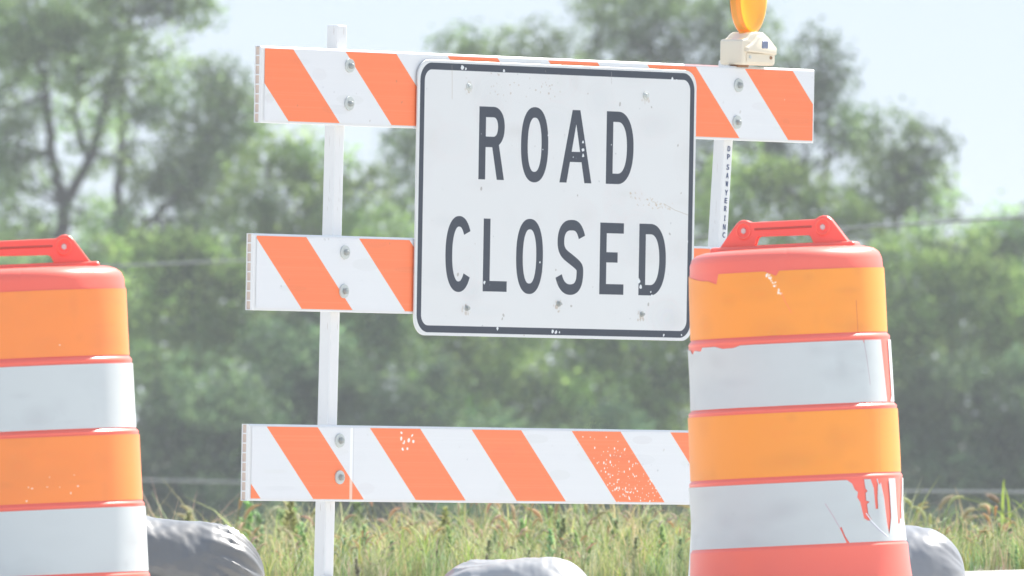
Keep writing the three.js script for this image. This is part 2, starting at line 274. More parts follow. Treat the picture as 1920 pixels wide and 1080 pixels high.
{
  const kinds = [['meadow_grass', 'green grass blades growing behind the road edge', [tuftBlades(16, 0.44, 0.010, GREEN)], 3300], ['lime_grass', 'bright lime green grass blades among the meadow', [tuftBlades(10, 0.5, 0.014, LIME)], 800],
    ['dry_grass', 'dry straw coloured grass stalks among the green', [tuftBlades(14, 0.46, 0.006, STRAW)], 2100], ['seeding_grass', 'foxtail grass with pale seed heads in the meadow', [seeded(STRAW), seeded(TAN)], 1100], ['weed_cover', 'grey green feathery weeds standing in the grass', [feathery(0.34, SAGE), feathery(0.42, lin(0.40, 0.50, 0.26))], 650]];
  const M = new THREE.Matrix4(), Q = new THREE.Quaternion(), E = new THREE.Euler(), cc = new THREE.Color();
  for (const [name, label, variants, count] of kinds) variants.forEach((gs) => {
    const n = Math.round(count / variants.length), im = new THREE.InstancedMesh(noUv(gs), grassMat, n); im.name = numbered(name); im.userData.kind = 'stuff'; im.userData.label = label; im.castShadow = im.receiveShadow = true;
    for (let i = 0; i < n; i++) {
      const near = rnd() < 0.85, s = near ? Math.pow(rnd(), 1.3) * 15 + 0.1 : rr(0, 40); let x = near ? rr(-3.2, 4) : rr(-12, 12); const xc = THREE.MathUtils.clamp(x, -6, 6), z = EDGE(xc) - s;
      const hN = 0.75 + 0.5 * noise.noise(x * 1.7, z * 0.6, 5) + 0.1 * gauss(), sc = THREE.MathUtils.clamp(hN * 1.14, 0.4, 1.55) * (1 - 0.24 * THREE.MathUtils.smoothstep(x, 0.7, 1.8)) * THREE.MathUtils.lerp(0.40, 1, THREE.MathUtils.smoothstep(s, 0, 8));
      M.compose(V(x, groundY(x, z) - 0.01, z), Q.setFromEuler(E.set(gauss() * 0.06, rnd() * 6.283, gauss() * 0.06)), V(sc, sc, sc)); im.setMatrixAt(i, M);
      im.setColorAt(i, cc.setRGB(rr(0.8, 1.2), rr(0.85, 1.15), rr(0.75, 1.15)));
    }
    scene.add(im);
  });
  // single plants that stand out of the meadow
  const stemM = grassMat;
  function foxtail(label, hx, hy, depth, bend, color, headLen) {   // head tip region at pixel (hx, hy); bend < 0 arches to the left
    const apex = at(hx, hy, depth), b = V(apex.x - bend * 0.22, 0, apex.z + rr(-0.1, 0.1)); b.y = groundY(b.x, b.z) - 0.01;
    const o = thing('foxtail_grass', label, 'grass'), h = apex.clone().sub(b), pts = [];
    function thing(n, l, c) { const g = new THREE.Group(); g.name = numbered(n); g.position.copy(b); scene.add(g); return tag(g, l, c, 'single foxtail stalks standing above the meadow'); }
    const arch = Math.abs(bend);
    for (let i = 0; i <= 12; i++) { const t = i / 12; pts.push(V(h.x * Math.pow(t, 1 + 1.5 * arch), h.y * (1 - Math.pow(1 - t, 1 + 0.9 * arch)), h.z * t)); }
    part('stem', noUv([tint(tube(pts, pts.map((_, i) => 0.0034 - 0.0001 * i), 5), GREEN)]), stemM, o);
    const hp = []; let q = pts[12].clone(), d = pts[12].clone().sub(pts[11]).normalize(), step = headLen / 8;
    for (let i = 0; i <= 8; i++) { hp.push(q.clone()); q.addScaledVector(d, step); d.add(V(Math.sign(bend) * 0.12 * arch, -0.32 * arch, 0)).normalize(); }
    part('seed_head', noUv(seedHead(hp, 0.0095, color, 110, 0.017)), stemM, o);
    for (let k = 0; k < 3; k++) { const s = pts[3 + 2 * k]; part('leaf', noUv([tint(blade(rr(0.16, 0.26), 0.011, rr(0.4, 0.9), rr(0, 6.28), rr(0.2, 0.6), s), LIME)]), stemM, o); }
  }
  foxtail('arched tan foxtail head nearest the right drum, above the right sandbag', 1790, 933, 60, -1.1, TAN, 0.085);
  foxtail('upper of two nested arched foxtail heads right of the right sandbag', 1828, 955, 59, -1.2, STRAW, 0.085);
  foxtail('lower of two nested arched foxtail heads right of the right sandbag', 1833, 969, 58, -1.2, TAN, 0.08);
  foxtail('pinkish foxtail head leaning left on a lime stalk at the far right', 1872, 943, 57, -0.35, lin(0.55, 0.42, 0.32), 0.05);
  foxtail('thin pale foxtail on a lime stalk just left of the pinkish one', 1857, 955, 57, -0.4, STRAW, 0.05);
  foxtail('foxtail curving left at the right edge of the frame', 1915, 998, 56, -1.0, TAN, 0.08);
  foxtail('slender upright foxtail directly left of the left post', 540, 985, 60, -0.12, STRAW, 0.10);
  foxtail('arched foxtail under the second orange stripe of the bottom rail', 830, 1000, 60, -1.1, STRAW, 0.10);
  foxtail('tan foxtail leaning left below the fourth orange stripe of the bottom rail', 1085, 990, 60, -0.4, TAN, 0.08);
  foxtail('foxtail nodding left close to the left edge of the right drum', 1250, 990, 60, -0.9, TAN, 0.08);
  foxtail('tan foxtail leaning left between the left sandbag and the left post', 500, 990, 58, -0.8, TAN, 0.08);
  function weed(label, x, y, depth) { const top = at(x, y, depth), gy = groundY(top.x, top.z), o = thing('feathery_weed', label, 'weed', V(top.x, gy, top.z), 0, 'feathery weeds under the bottom rail'); part('foliage', noUv(feathery(top.y - gy, lin(0.40, 0.49, 0.28))), grassMat, o); return o; }
  weed('tall feathery green weed just right of the left post under the bottom rail', 690, 950, 59);
  weed('feathery weed under the second orange stripe of the bottom rail', 790, 945, 61);
  weed('feathery weed under the third white stripe, right of the tall one', 880, 962, 60);
  weed('feathery weed above the middle sandbag under the third orange stripe', 985, 968, 61);
  weed('short feathery weed right of the middle sandbag', 1130, 975, 60);
}

// ------------------------------------------------------------------ barricade
const WHITE = lin(0.78, 0.79, 0.80), ORANGE = [0.95, 0.205, 0.066];
const TH = 0.8752, O0 = V(-0.2846, 0.7779, -0.4842), DA = 0.55, DB = 0.775;
const U = V(Math.cos(TH), 0, -Math.sin(TH)), Nn = V(Math.sin(TH), 0, Math.cos(TH));
const barBase = O0.clone().addScaledVector(U, DA).add(V(0, -DB, 0));
const onPlane = (px, py, c) => { const d = at(px, py, 1).sub(EYE), P0 = O0.clone().addScaledVector(Nn, c), t = P0.clone().sub(EYE).dot(Nn) / d.dot(Nn), P = EYE.clone().addScaledVector(d, t).sub(P0); return [P.dot(U), P.y]; };
const L = (a, b, c) => V(a - DA, b + DB, c);                   // barricade coordinates -> its group
const whitePlastic = mat(lin(0.74, 0.74, 0.74), { roughness: 0.45 }), cellMat = mat(lin(0.62, 0.50, 0.43), { roughness: 0.9 }), zinc = mat(lin(0.56, 0.59, 0.57), { roughness: 0.5, metalness: 0.15 }), boltMat = mat(lin(0.36, 0.38, 0.37), { roughness: 0.5, metalness: 0.3 }), rust = mat(lin(0.28, 0.15, 0.08), { roughness: 0.9 });
function dirt(x, w, h, n, seedScale, a = 0.5) {                // specks, streaks and smudges worn into a sheet
  for (let i = 0; i < n; i++) { const r = Math.abs(gauss()) * seedScale + 0.6; x.fillStyle = rnd() < 0.55 ? `rgba(120,105,90,${a * rnd() * 0.6})` : `rgba(90,95,100,${a * rnd() * 0.5})`; x.beginPath(); x.ellipse(rnd() * w, rnd() * h, r, r * rr(0.5, 1.8), rnd() * 3, 0, 7); x.fill(); }
}
const barricade = thing('road_barricade', 'white three rail barricade with slanted orange stripes on two square posts', 'barricade', barBase, TH);
const RAILH = 0.21, RT = 0.025, UR = 1.775;
function hexBolt(a, b, c, parent) {
  const w = part('washer', new THREE.CylinderGeometry(0.0188, 0.0195, 0.004, 28).rotateX(Math.PI / 2).translate(0, 0, 0.002), zinc, parent); w.position.copy(L(a, b, c));
  const bl = part('bolt', [new THREE.CylinderGeometry(0.0085, 0.0095, 0.008, 6).rotateX(Math.PI / 2).rotateZ(rnd()).translate(0, 0, 0.008), new THREE.SphereGeometry(0.0062, 10, 8).scale(1, 1, 0.5).translate(0, 0, 0.012)], boltMat, w);
  return w;
}
function stripes(uL, t, starts, width, wear) {
  const LW = UR - uL - 0.018, LH = 0.2005, k = 2048 / LW, W = 2048, H = Math.round(LH * k);
  return canvas(W, H, (x) => {
    x.fillStyle = css(0.73, 0.735, 0.75); x.fillRect(0, 0, W, H);
    x.fillStyle = css(...ORANGE);
    for (const s of starts) { const a = (s - uL - 0.012) * k, w = width * k, d = LH * k; x.beginPath(); x.moveTo(a, 0); x.lineTo(a + w, 0); x.lineTo(a + w + d, H); x.lineTo(a + d, H); x.fill(); }
    for (let i = 0; i < 60; i++) { x.fillStyle = `rgba(255,255,255,${0.05 * rnd()})`; x.fillRect(0, rnd() * H, W, rr(0.5, 2)); }      // faint rib lines of the sheeting
    for (let i = 0; i < 40; i++) { const g = rnd() * W, y = rnd() * H; x.fillStyle = `rgba(95,85,75,${0.045 * rnd()})`; x.beginPath(); x.ellipse(g, y, rr(8, 60), rr(4, 16), 0, 0, 7); x.fill(); }
    dirt(x, W, H, 70, 0.9, 0.4); wear(x, k, uL + 0.012);
  });
}
const RAILS = [
  ['top', -0.638, 0.781, Array.from({ length: 6 }, (_, i) => -0.7230 + 0.4363 * i), 0.2158, (x, k, u0) => { for (let i = 0; i < 5; i++) { x.fillStyle = 'rgba(235,235,235,.7)'; x.fillRect((rr(1.5, 1.66) - u0) * k, rr(20, 160), rr(1, 3), rr(1, 4)); } }],
  ['middle', -0.660, 0.268, Array.from({ length: 6 }, (_, i) => -0.6547 + 0.4385 * i), 0.2145, () => {}],
  ['bottom', -0.667, -0.253, Array.from({ length: 7 }, (_, i) => -1.0290 + 0.4360 * i), 0.2145, (x, k, u0) => {
    x.fillStyle = 'rgba(250,246,244,.9)';
    for (let i = 0; i < 150; i++) { const q = Math.pow(rnd(), 0.55), r = rr(0.8, 2.6), cx = (0.72 + 0.02 + q * 0.19 + rr(0, 0.19) - u0) * k; x.beginPath(); x.ellipse(cx, (q * 0.2 + gauss() * 0.012) * k, r, r * rr(0.6, 1.5), 0, 0, 7); x.fill(); }
    for (let i = 0; i < 10; i++) { x.beginPath(); x.ellipse((rr(-0.03, 0.03) - u0 + 0.0) * k, rr(8, 50), rr(1.5, 5), rr(2, 6), rnd(), 0, 7); x.fill(); }
    x.fillStyle = 'rgba(255,255,255,.55)'; x.fillRect((-0.24 - u0) * k, 0, 0.012 * k, 300); x.fillStyle = 'rgba(120,120,125,.16)'; x.fillRect((-0.228 - u0) * k, 0, 0.004 * k, 300);
  }],
];
for (const [, uL, t, starts, width, wear] of RAILS) {
  const sh = new THREE.Shape(); sh.moveTo(-RT, 0); sh.lineTo(-0.001, 0); sh.lineTo(0, 0.001); sh.lineTo(0, RAILH - 0.006); sh.lineTo(-0.0012, RAILH - 0.0028); sh.lineTo(-0.005, RAILH); sh.lineTo(-RT, RAILH); sh.closePath();
  const cells = 8, ch = RAILH / cells;
  for (let i = 0; i < cells; i++) { const h = new THREE.Path(); h.moveTo(-RT + 0.003, i * ch + 0.002); h.lineTo(-RT + 0.003, (i + 1) * ch - 0.002); h.lineTo(-0.0085, (i + 1) * ch - 0.002); h.lineTo(-0.0085, i * ch + 0.002); h.closePath(); sh.holes.push(h); }
  const len = UR - uL, g = new THREE.ExtrudeGeometry(sh, { depth: len, bevelEnabled: false });
  // shape x = thickness (along n), shape y = height, depth = along the rail
  g.applyMatrix4(new THREE.Matrix4().makeBasis(V(0, 0, 1), V(0, 1, 0), V(-1, 0, 0))); g.translate(len, 0, 0);
  const rail = part('rail', g, whitePlastic, barricade); rail.position.copy(L(uL, t - RAILH, -0.001));
  for (const e of [0.0045, len - 0.0045]) part('cell_plug', box(0.004, RAILH - 0.006, RT - 0.005, e, RAILH / 2, -RT / 2), cellMat, rail);
  const LW = len - 0.018, sheet = new THREE.PlaneGeometry(LW, 0.197).translate(0.012 + LW / 2, RAILH - 0.0065 - 0.0985, 0.0012);
  part('striped_sheeting', sheet, mat(0xffffff, { map: tex(stripes(uL, t, starts, width, wear)), roughness: 0.5, clearcoat: 0.15, clearcoatRoughness: 0.5 }), rail);
}
for (const [px, py] of [[655, 123], [654, 194], [1384, 160], [1381, 229], [646, 473], [644, 546], [636, 826], [636, 895]]) { const [a, b] = onPlane(px, py, 0); hexBolt(a, b, 0.0006, barricade); }
for (const b of [0.22, 0.115]) hexBolt(1.40, b, 0.0006, barricade);
for (const b of [-0.295, -0.397]) hexBolt(1.365, b, 0.0006, barricade);

// posts: square tubes behind the rails, scuffed white paint
const postTex = tex(canvas(256, 1024, (x, w, h) => {
  x.fillStyle = css(0.74, 0.74, 0.735); x.fillRect(0, 0, w, h); dirt(x, w, h, 60, 1.4, 0.6);
  for (let i = 0; i < 14; i++) { x.fillStyle = `rgba(105,80,60,${rr(0.15, 0.5)})`; x.beginPath(); x.ellipse(rr(120, 250), Math.pow(rnd(), 2) * h, rr(1, 5), rr(3, 16), rr(-0.3, 0.3), 0, 7); x.fill(); }
}));
const postMat = mat(0xffffff, { map: postTex, roughness: 0.42 });
const PW = 0.040;
function post(a, bTop, bLow, leanA) {
  const h = bTop - bLow, g = rbox(PW, h, PW, 0.004, 0, h / 2, 0), p = part('post', g, postMat, barricade);
  p.position.copy(L(a, bLow, -RT - 0.003 - PW / 2)); p.rotation.z = leanA; return p;
}
const CP = -0.048;
const tl = onPlane(632, 47, CP), bl0 = onPlane(606.5, 1075, CP), lean = Math.atan2(tl[0] - bl0[0], tl[1] - bl0[1]);
post(bl0[0] + (-0.73 - bl0[1]) * Math.tan(lean), tl[1], -0.73, -lean);
const tr = onPlane(1356, 268, CP), br0 = onPlane(1311, 1030, CP), lean2 = Math.atan2(tr[0] - br0[0], tr[1] - br0[1]);
const rightPost = post(br0[0] + (-0.71 - br0[1]) * Math.tan(lean2), 0.80, -0.71, -lean2);
rightPost.userData.label = 'right post with small blue capital letters running down it';
{
  const font = await new FontLoader().loadAsync('fonts/droid/droid_sans_bold.typeface.json'), gs = [];
  const txt = [['D', 278.5], ['P', 293.5], ['S', 313], ['A', 329], ['W', 344.5], ['Y', 361], ['E', 376], ['R', 391], ['I', 409], ['N', 425.5], ['C', 440.5]];
  for (const [ch, py] of txt) {
    const g = new TextGeometry(ch, { font, size: 0.0152, depth: 0.0006, curveSegments: 4 }); g.computeBoundingBox(); const bb = g.boundingBox, sx = ch === 'I' ? 1 : 0.0115 / (bb.max.x - bb.min.x);
    g.translate(-(bb.max.x + bb.min.x) / 2, -(bb.max.y + bb.min.y) / 2, 0).scale(sx, 1, 1);
    const s = onPlane(1358, py, CP + PW / 2), along = (s[1] + 0.71) / Math.cos(lean2); g.translate(0.002, along, PW / 2 + 0.0004); gs.push(g);
  }
  part('lettering', gs, mat(lin(0.045, 0.07, 0.16), { roughness: 0.6 }), rightPost);
}
for (const [a, b] of [[bl0[0] - 0.012, 0], [1.305, 0.045]]) {      // feet: square tubes along the ground, front and back
  const f = part('foot', [rbox(0.045, 0.045, 1.5, 0.004), rbox(0.05, 0.09, 0.012, 0.003, 0, 0.06, 0.03)], postMat, barricade);
  const w = barBase.clone().addScaledVector(U, a - DA).addScaledVector(Nn, CP);
  f.position.copy(L(a, 0, CP)); f.position.y = groundY(w.x, w.z) - barBase.y + 0.03;
}

// ------------------------------------------------------------------ the sign, bolted to the rails
{
  const W = 1.219, H = 0.762, K = 2048 / W, CW = 2048, CH = Math.round(H * K), s = 0.0292, BLACK = css(0.031, 0.040, 0.062);
  const paint = (x) => {
    x.fillStyle = css(0.68, 0.685, 0.69); x.fillRect(0, 0, CW, CH);
    for (let i = 0; i < 50; i++) { const g = x.createRadialGradient(0, 0, 0, 0, 0, 1); g.addColorStop(0, `rgba(${rnd() < .5 ? '140,125,105' : '120,130,140'},${0.05 * rnd() + 0.01})`); g.addColorStop(1, 'rgba(130,120,110,0)'); x.save(); x.translate(rnd() * CW, rnd() * CH); x.scale(rr(40, 220), rr(30, 160)); x.fillStyle = g; x.fillRect(-1, -1, 2, 2); x.restore(); }
    x.save(); x.scale(K, -K); x.translate(0, -H);
    const rr2 = (a, b, w, h, r) => { x.beginPath(); x.roundRect(a, b, w, h, r); };
    x.lineWidth = 0.0190; x.strokeStyle = BLACK; rr2(0.0198, 0.0175, W - 0.0385, H - 0.0345, 0.040); x.stroke();
    x.lineCap = 'butt'; x.lineJoin = 'miter'; x.lineWidth = s; x.strokeStyle = x.fillStyle = BLACK;
    const arc = (cx, cy, rx, ry, a0, a1, e = 2.35, n = 60) => { for (let i = 0; i <= n; i++) { const t = a0 + (a1 - a0) * i / n, c = Math.cos(t), q = Math.sin(t); x.lineTo(cx + rx * Math.sign(c) * Math.pow(Math.abs(c), 2 / e), cy + ry * Math.sign(q) * Math.pow(Math.abs(q), 2 / e)); } };
    const h = s / 2, P = Math.PI;
    const rect = (a, b, w, hh) => x.fillRect(a, b, w, hh);
    const letO = (a, b, c, d) => { x.beginPath(); arc((a + b) / 2, (c + d) / 2, (b - a) / 2 - h, (d - c) / 2 - h, 0, 2 * P); x.closePath(); x.stroke(); };
    const letD = (a, b, c, d) => { rect(a, c, s, d - c); x.beginPath(); x.moveTo(a + s * 0.5, d - h); const m = a + (b - a) * 0.42; x.lineTo(m, d - h); arc(m, (c + d) / 2, b - h - m, (d - c) / 2 - h, P / 2, -P / 2, 2.25); x.lineTo(a + s * 0.5, c + h); x.stroke(); };
    const letR = (a, b, c, d) => { rect(a, c, s, d - c); const y = c + (d - c) * 0.445, m = a + (b - a) * 0.55; x.beginPath(); x.moveTo(a + h, d - h); x.lineTo(m, d - h); arc(m, (d - h + y + h) / 2, b - h - m, (d - h - y - h) / 2, P / 2, -P / 2, 2.2); x.lineTo(a + h, y + h); x.stroke(); x.beginPath(); x.moveTo(a + (b - a) * 0.50, y + 0.01); x.lineTo(a + (b - a) * 0.50 + s * 1.05, y + 0.01); x.lineTo(b, c); x.lineTo(b - s * 1.06, c); x.fill(); };
    const letA = (a, b, c, d) => { const m = (a + b) / 2, w = s * 1.06, tw = s * 0.58; x.beginPath(); x.moveTo(a, c); x.lineTo(m - tw, d); x.lineTo(m + tw, d); x.lineTo(b, c); x.lineTo(b - w, c); x.lineTo(m, d - s * 1.35); x.lineTo(a + w, c); x.fill(); rect(a + 0.022, c + 0.058, b - a - 0.044, s * 0.98); };
    const letC = (a, b, c, d) => { x.beginPath(); arc((a + b) / 2, (c + d) / 2, (b - a) / 2 - h + 0.002, (d - c) / 2 - h, 0.66, 2 * P - 0.66, 2.25); x.stroke(); };
    const letL = (a, b, c, d) => { rect(a, c, s, d - c); rect(a, c, b - a, s); };
    const letE = (a, b, c, d) => { rect(a, c, s, d - c); rect(a, c, b - a, s); rect(a, d - s, b - a - 0.002, s); rect(a, (c + d) / 2 - h + 0.004, (b - a) * 0.74, s * 0.98); };
    const letS = (a, b, c, d) => { const cx = (a + b) / 2, rx = (b - a) / 2 - h, T = d - h, B = c + h, M = (c + d) / 2; x.beginPath();
      x.moveTo(b - h * 0.55, d - 0.048); x.bezierCurveTo(b - h * 1.5, T + 0.004, cx + rx * 0.3, T, cx, T); x.bezierCurveTo(a + h + 0.006, T, a + h, T - 0.03, a + h, T - 0.046); x.bezierCurveTo(a + h, M + 0.01, cx - 0.018, M + 0.006, cx + 0.008, M - 0.008); x.bezierCurveTo(b - h + 0.004, M - 0.026, b - h, B + 0.06, b - h, B + 0.046); x.bezierCurveTo(b - h, B + 0.008, cx + rx * 0.5, B, cx, B); x.bezierCurveTo(cx - rx * 0.5, B, a + h * 1.2, B + 0.01, a + h * 0.5, c + 0.052); x.stroke(); };
    letR(0.2665, 0.3773, 0.4360, 0.6385); letO(0.4492, 0.5678, 0.4325, 0.6422); letA(0.6192, 0.7595, 0.4350, 0.6385); letD(0.8229, 0.9430, 0.4354, 0.6388);
    letC(0.1319, 0.2433, 0.1216, 0.3322); letL(0.2930, 0.3969, 0.1252, 0.3274); letO(0.4357, 0.5525, 0.1208, 0.3303); letS(0.6155, 0.7300, 0.1213, 0.3308); letE(0.8019, 0.9082, 0.1251, 0.3260); letD(0.9748, 1.0943, 0.1252, 0.3264);
    x.restore();
    // chips, scratches, stains: worn into the sheeting
    const pt = (a, b) => [a * K, (H - b) * K];
    for (let i = 0; i < 420; i++) { x.fillStyle = `rgba(215,220,225,${rr(0.2, 0.75)})`; const r = Math.abs(gauss()) * 0.9 + 0.6; x.fillRect(rnd() * CW, rnd() * CH, r, r * rr(0.6, 2)); }
    dirt(x, CW, CH, 150, 1.5, 0.75);
    const chip = (a, b, r0) => { const r = r0 * 0.55, [cx, cy] = pt(a, b); x.fillStyle = css(0.70, 0.72, 0.74); x.beginPath(); for (let i = 0; i < 9; i++) { const t = i / 9 * 6.283, q = r * K * rr(0.6, 1.15); x.lineTo(cx + Math.cos(t) * q, cy + Math.sin(t) * q); } x.fill(); };
    chip(0.720, 0.550, 0.009); chip(0.721, 0.528, 0.011); chip(0.722, 0.512, 0.010); chip(0.678, 0.507, 0.004); chip(0.567, 0.565, 0.006); chip(0.545, 0.525, 0.004); chip(0.540, 0.210, 0.007); chip(0.300, 0.150, 0.010); chip(0.975, 0.165, 0.014); chip(0.985, 0.150, 0.013); chip(1.03, 0.135, 0.006); chip(1.035, 0.125, 0.008); chip(0.94, 0.46, 0.005); chip(0.845, 0.545, 0.004);
    chip(0.19, 0.745, 0.013); chip(0.205, 0.741, 0.008); chip(0.37, 0.741, 0.010); chip(1.11, 0.737, 0.010); chip(1.13, 0.734, 0.007); chip(0.36, 0.022, 0.010); chip(0.60, 0.018, 0.012); chip(0.615, 0.016, 0.011); chip(0.63, 0.016, 0.006); chip(1.09, 0.014, 0.009); chip(1.17, 0.016, 0.006); chip(1.19, 0.28, 0.006);
    const line = (p, c, w) => { x.strokeStyle = c; x.lineWidth = w; x.lineJoin = 'round'; x.beginPath(); p.forEach(([a, b], i) => { const [cx, cy] = pt(a, b); i ? x.lineTo(cx, cy) : x.moveTo(cx, cy); }); x.stroke(); };
    line([[0.145, 0.75], [0.147, 0.70], [0.148, 0.655]], 'rgba(165,150,130,.55)', 3); line([[0.84, 0.75], [0.842, 0.715]], 'rgba(170,165,160,.6)', 3);
    for (let i = 0; i < 46; i++) { const t = rnd(), a = 0.93 + 0.19 * t, b = 0.405 - 0.035 * t + gauss() * 0.008, [cx, cy] = pt(a, b); x.fillStyle = `rgba(175,150,120,${rr(0.15, 0.5)})`; x.beginPath(); x.ellipse(cx, cy, rr(2, 9), rr(2, 6), rnd(), 0, 7); x.fill(); }
    line([[1.08, 0.385], [1.13, 0.368], [1.19, 0.355]], 'rgba(165,150,130,.5)', 3);
    for (let i = 0; i < 40; i++) { const [cx, cy] = pt(rr(0.3, 0.62), 0.70 + gauss() * 0.022); x.fillStyle = `rgba(165,145,125,${rr(0.1, 0.45)})`; x.beginPath(); x.ellipse(cx, cy, rr(2, 7), rr(2, 6), 0, 0, 7); x.fill(); }
    for (const [a, b] of [[0.2188, 0.691], [0.9912, 0.6869], [0.2253, 0.077], [0.6235, 0.0956], [0.9905, 0.0719]]) { const [cx, cy] = pt(a, b); for (let i = 0; i < 26; i++) { x.fillStyle = `rgba(150,125,100,${rr(0.05, 0.3)})`; x.beginPath(); x.ellipse(cx + gauss() * 14, cy + gauss() * 12 + rnd() * 14, rr(2, 8), rr(2, 10), 0, 0, 7); x.fill(); } }
    for (const [a, b] of [[0.185, 0.17], [0.62, 0.155], [0.61, 0.19], [0.68, 0.09], [1.02, 0.10], [0.38, 0.05], [0.385, 0.06], [1.14, 0.55], [1.11, 0.30], [0.88, 0.66], [1.02, 0.655], [0.7, 0.40], [0.28, 0.41]]) { const [cx, cy] = pt(a, b); x.fillStyle = 'rgba(120,110,100,.4)'; x.beginPath(); x.ellipse(cx, cy, rr(4, 9), rr(4, 12), rnd(), 0, 7); x.fill(); }
  };
  const signPos = barBase.clone().addScaledVector(U, W / 2 - DA).addScaledVector(U, 0.0132).addScaledVector(Nn, 0.009); signPos.y = O0.y;
  const sign = thing('road_sign', 'white rectangular sign reading ROAD CLOSED in black, bolted to the barricade rails', 'sign', signPos, TH);
  const sh = new THREE.Shape(), r = 0.048, hw = W / 2; sh.moveTo(-hw + r, 0); sh.lineTo(hw - r, 0); sh.absarc(hw - r, r, r, -Math.PI / 2, 0); sh.lineTo(hw, H - r); sh.absarc(hw - r, H - r, r, 0, Math.PI / 2); sh.lineTo(-hw + r, H); sh.absarc(-hw + r, H - r, r, Math.PI / 2, Math.PI); sh.lineTo(-hw, r); sh.absarc(-hw + r, r, r, Math.PI, Math.PI * 1.5);
  const pg = new THREE.ExtrudeGeometry(sh, { depth: 0.0024, bevelEnabled: true, bevelThickness: 0.0006, bevelSize: 0.0006, bevelSegments: 1, curveSegments: 12 }); pg.translate(0, 0, -0.0036);
  part('panel', pg, mat(lin(0.70, 0.71, 0.71), { roughness: 0.4, metalness: 0.2 }), sign);
  const fg = new THREE.ShapeGeometry(sh, 12), uv = fg.attributes.uv, ps = fg.attributes.position; for (let i = 0; i < uv.count; i++) uv.setXY(i, (ps.getX(i) + hw) / W, ps.getY(i) / H);
  part('printed_face', fg.translate(0, 0, 0), mat(0xffffff, { map: tex(canvas(CW, CH, paint)), roughness: 0.55 }), sign);
  for (const [a, b, rs] of [[0.2188, 0.691, 1], [0.9912, 0.6869, 1], [0.2253, 0.077, 0.75], [0.6235, 0.0956, 0.75], [0.9905, 0.0719, 0.7]]) {
    const bo = part('bolt', [new THREE.CylinderGeometry(0.010 * rs, 0.011 * rs, 0.003, 18).rotateX(Math.PI / 2).translate(0, 0, 0.0015), new THREE.CylinderGeometry(0.006 * rs, 0.0068 * rs, 0.007, 6).rotateX(Math.PI / 2).translate(0, 0, 0.006), new THREE.CylinderGeometry(0.005, 0.005, 0.03, 8).rotateX(Math.PI / 2).translate(0, 0, -0.016)], rs > 0.8 ? zinc : boltMat, sign); bo.position.set(a - hw, b, 0.0004);
  }
}

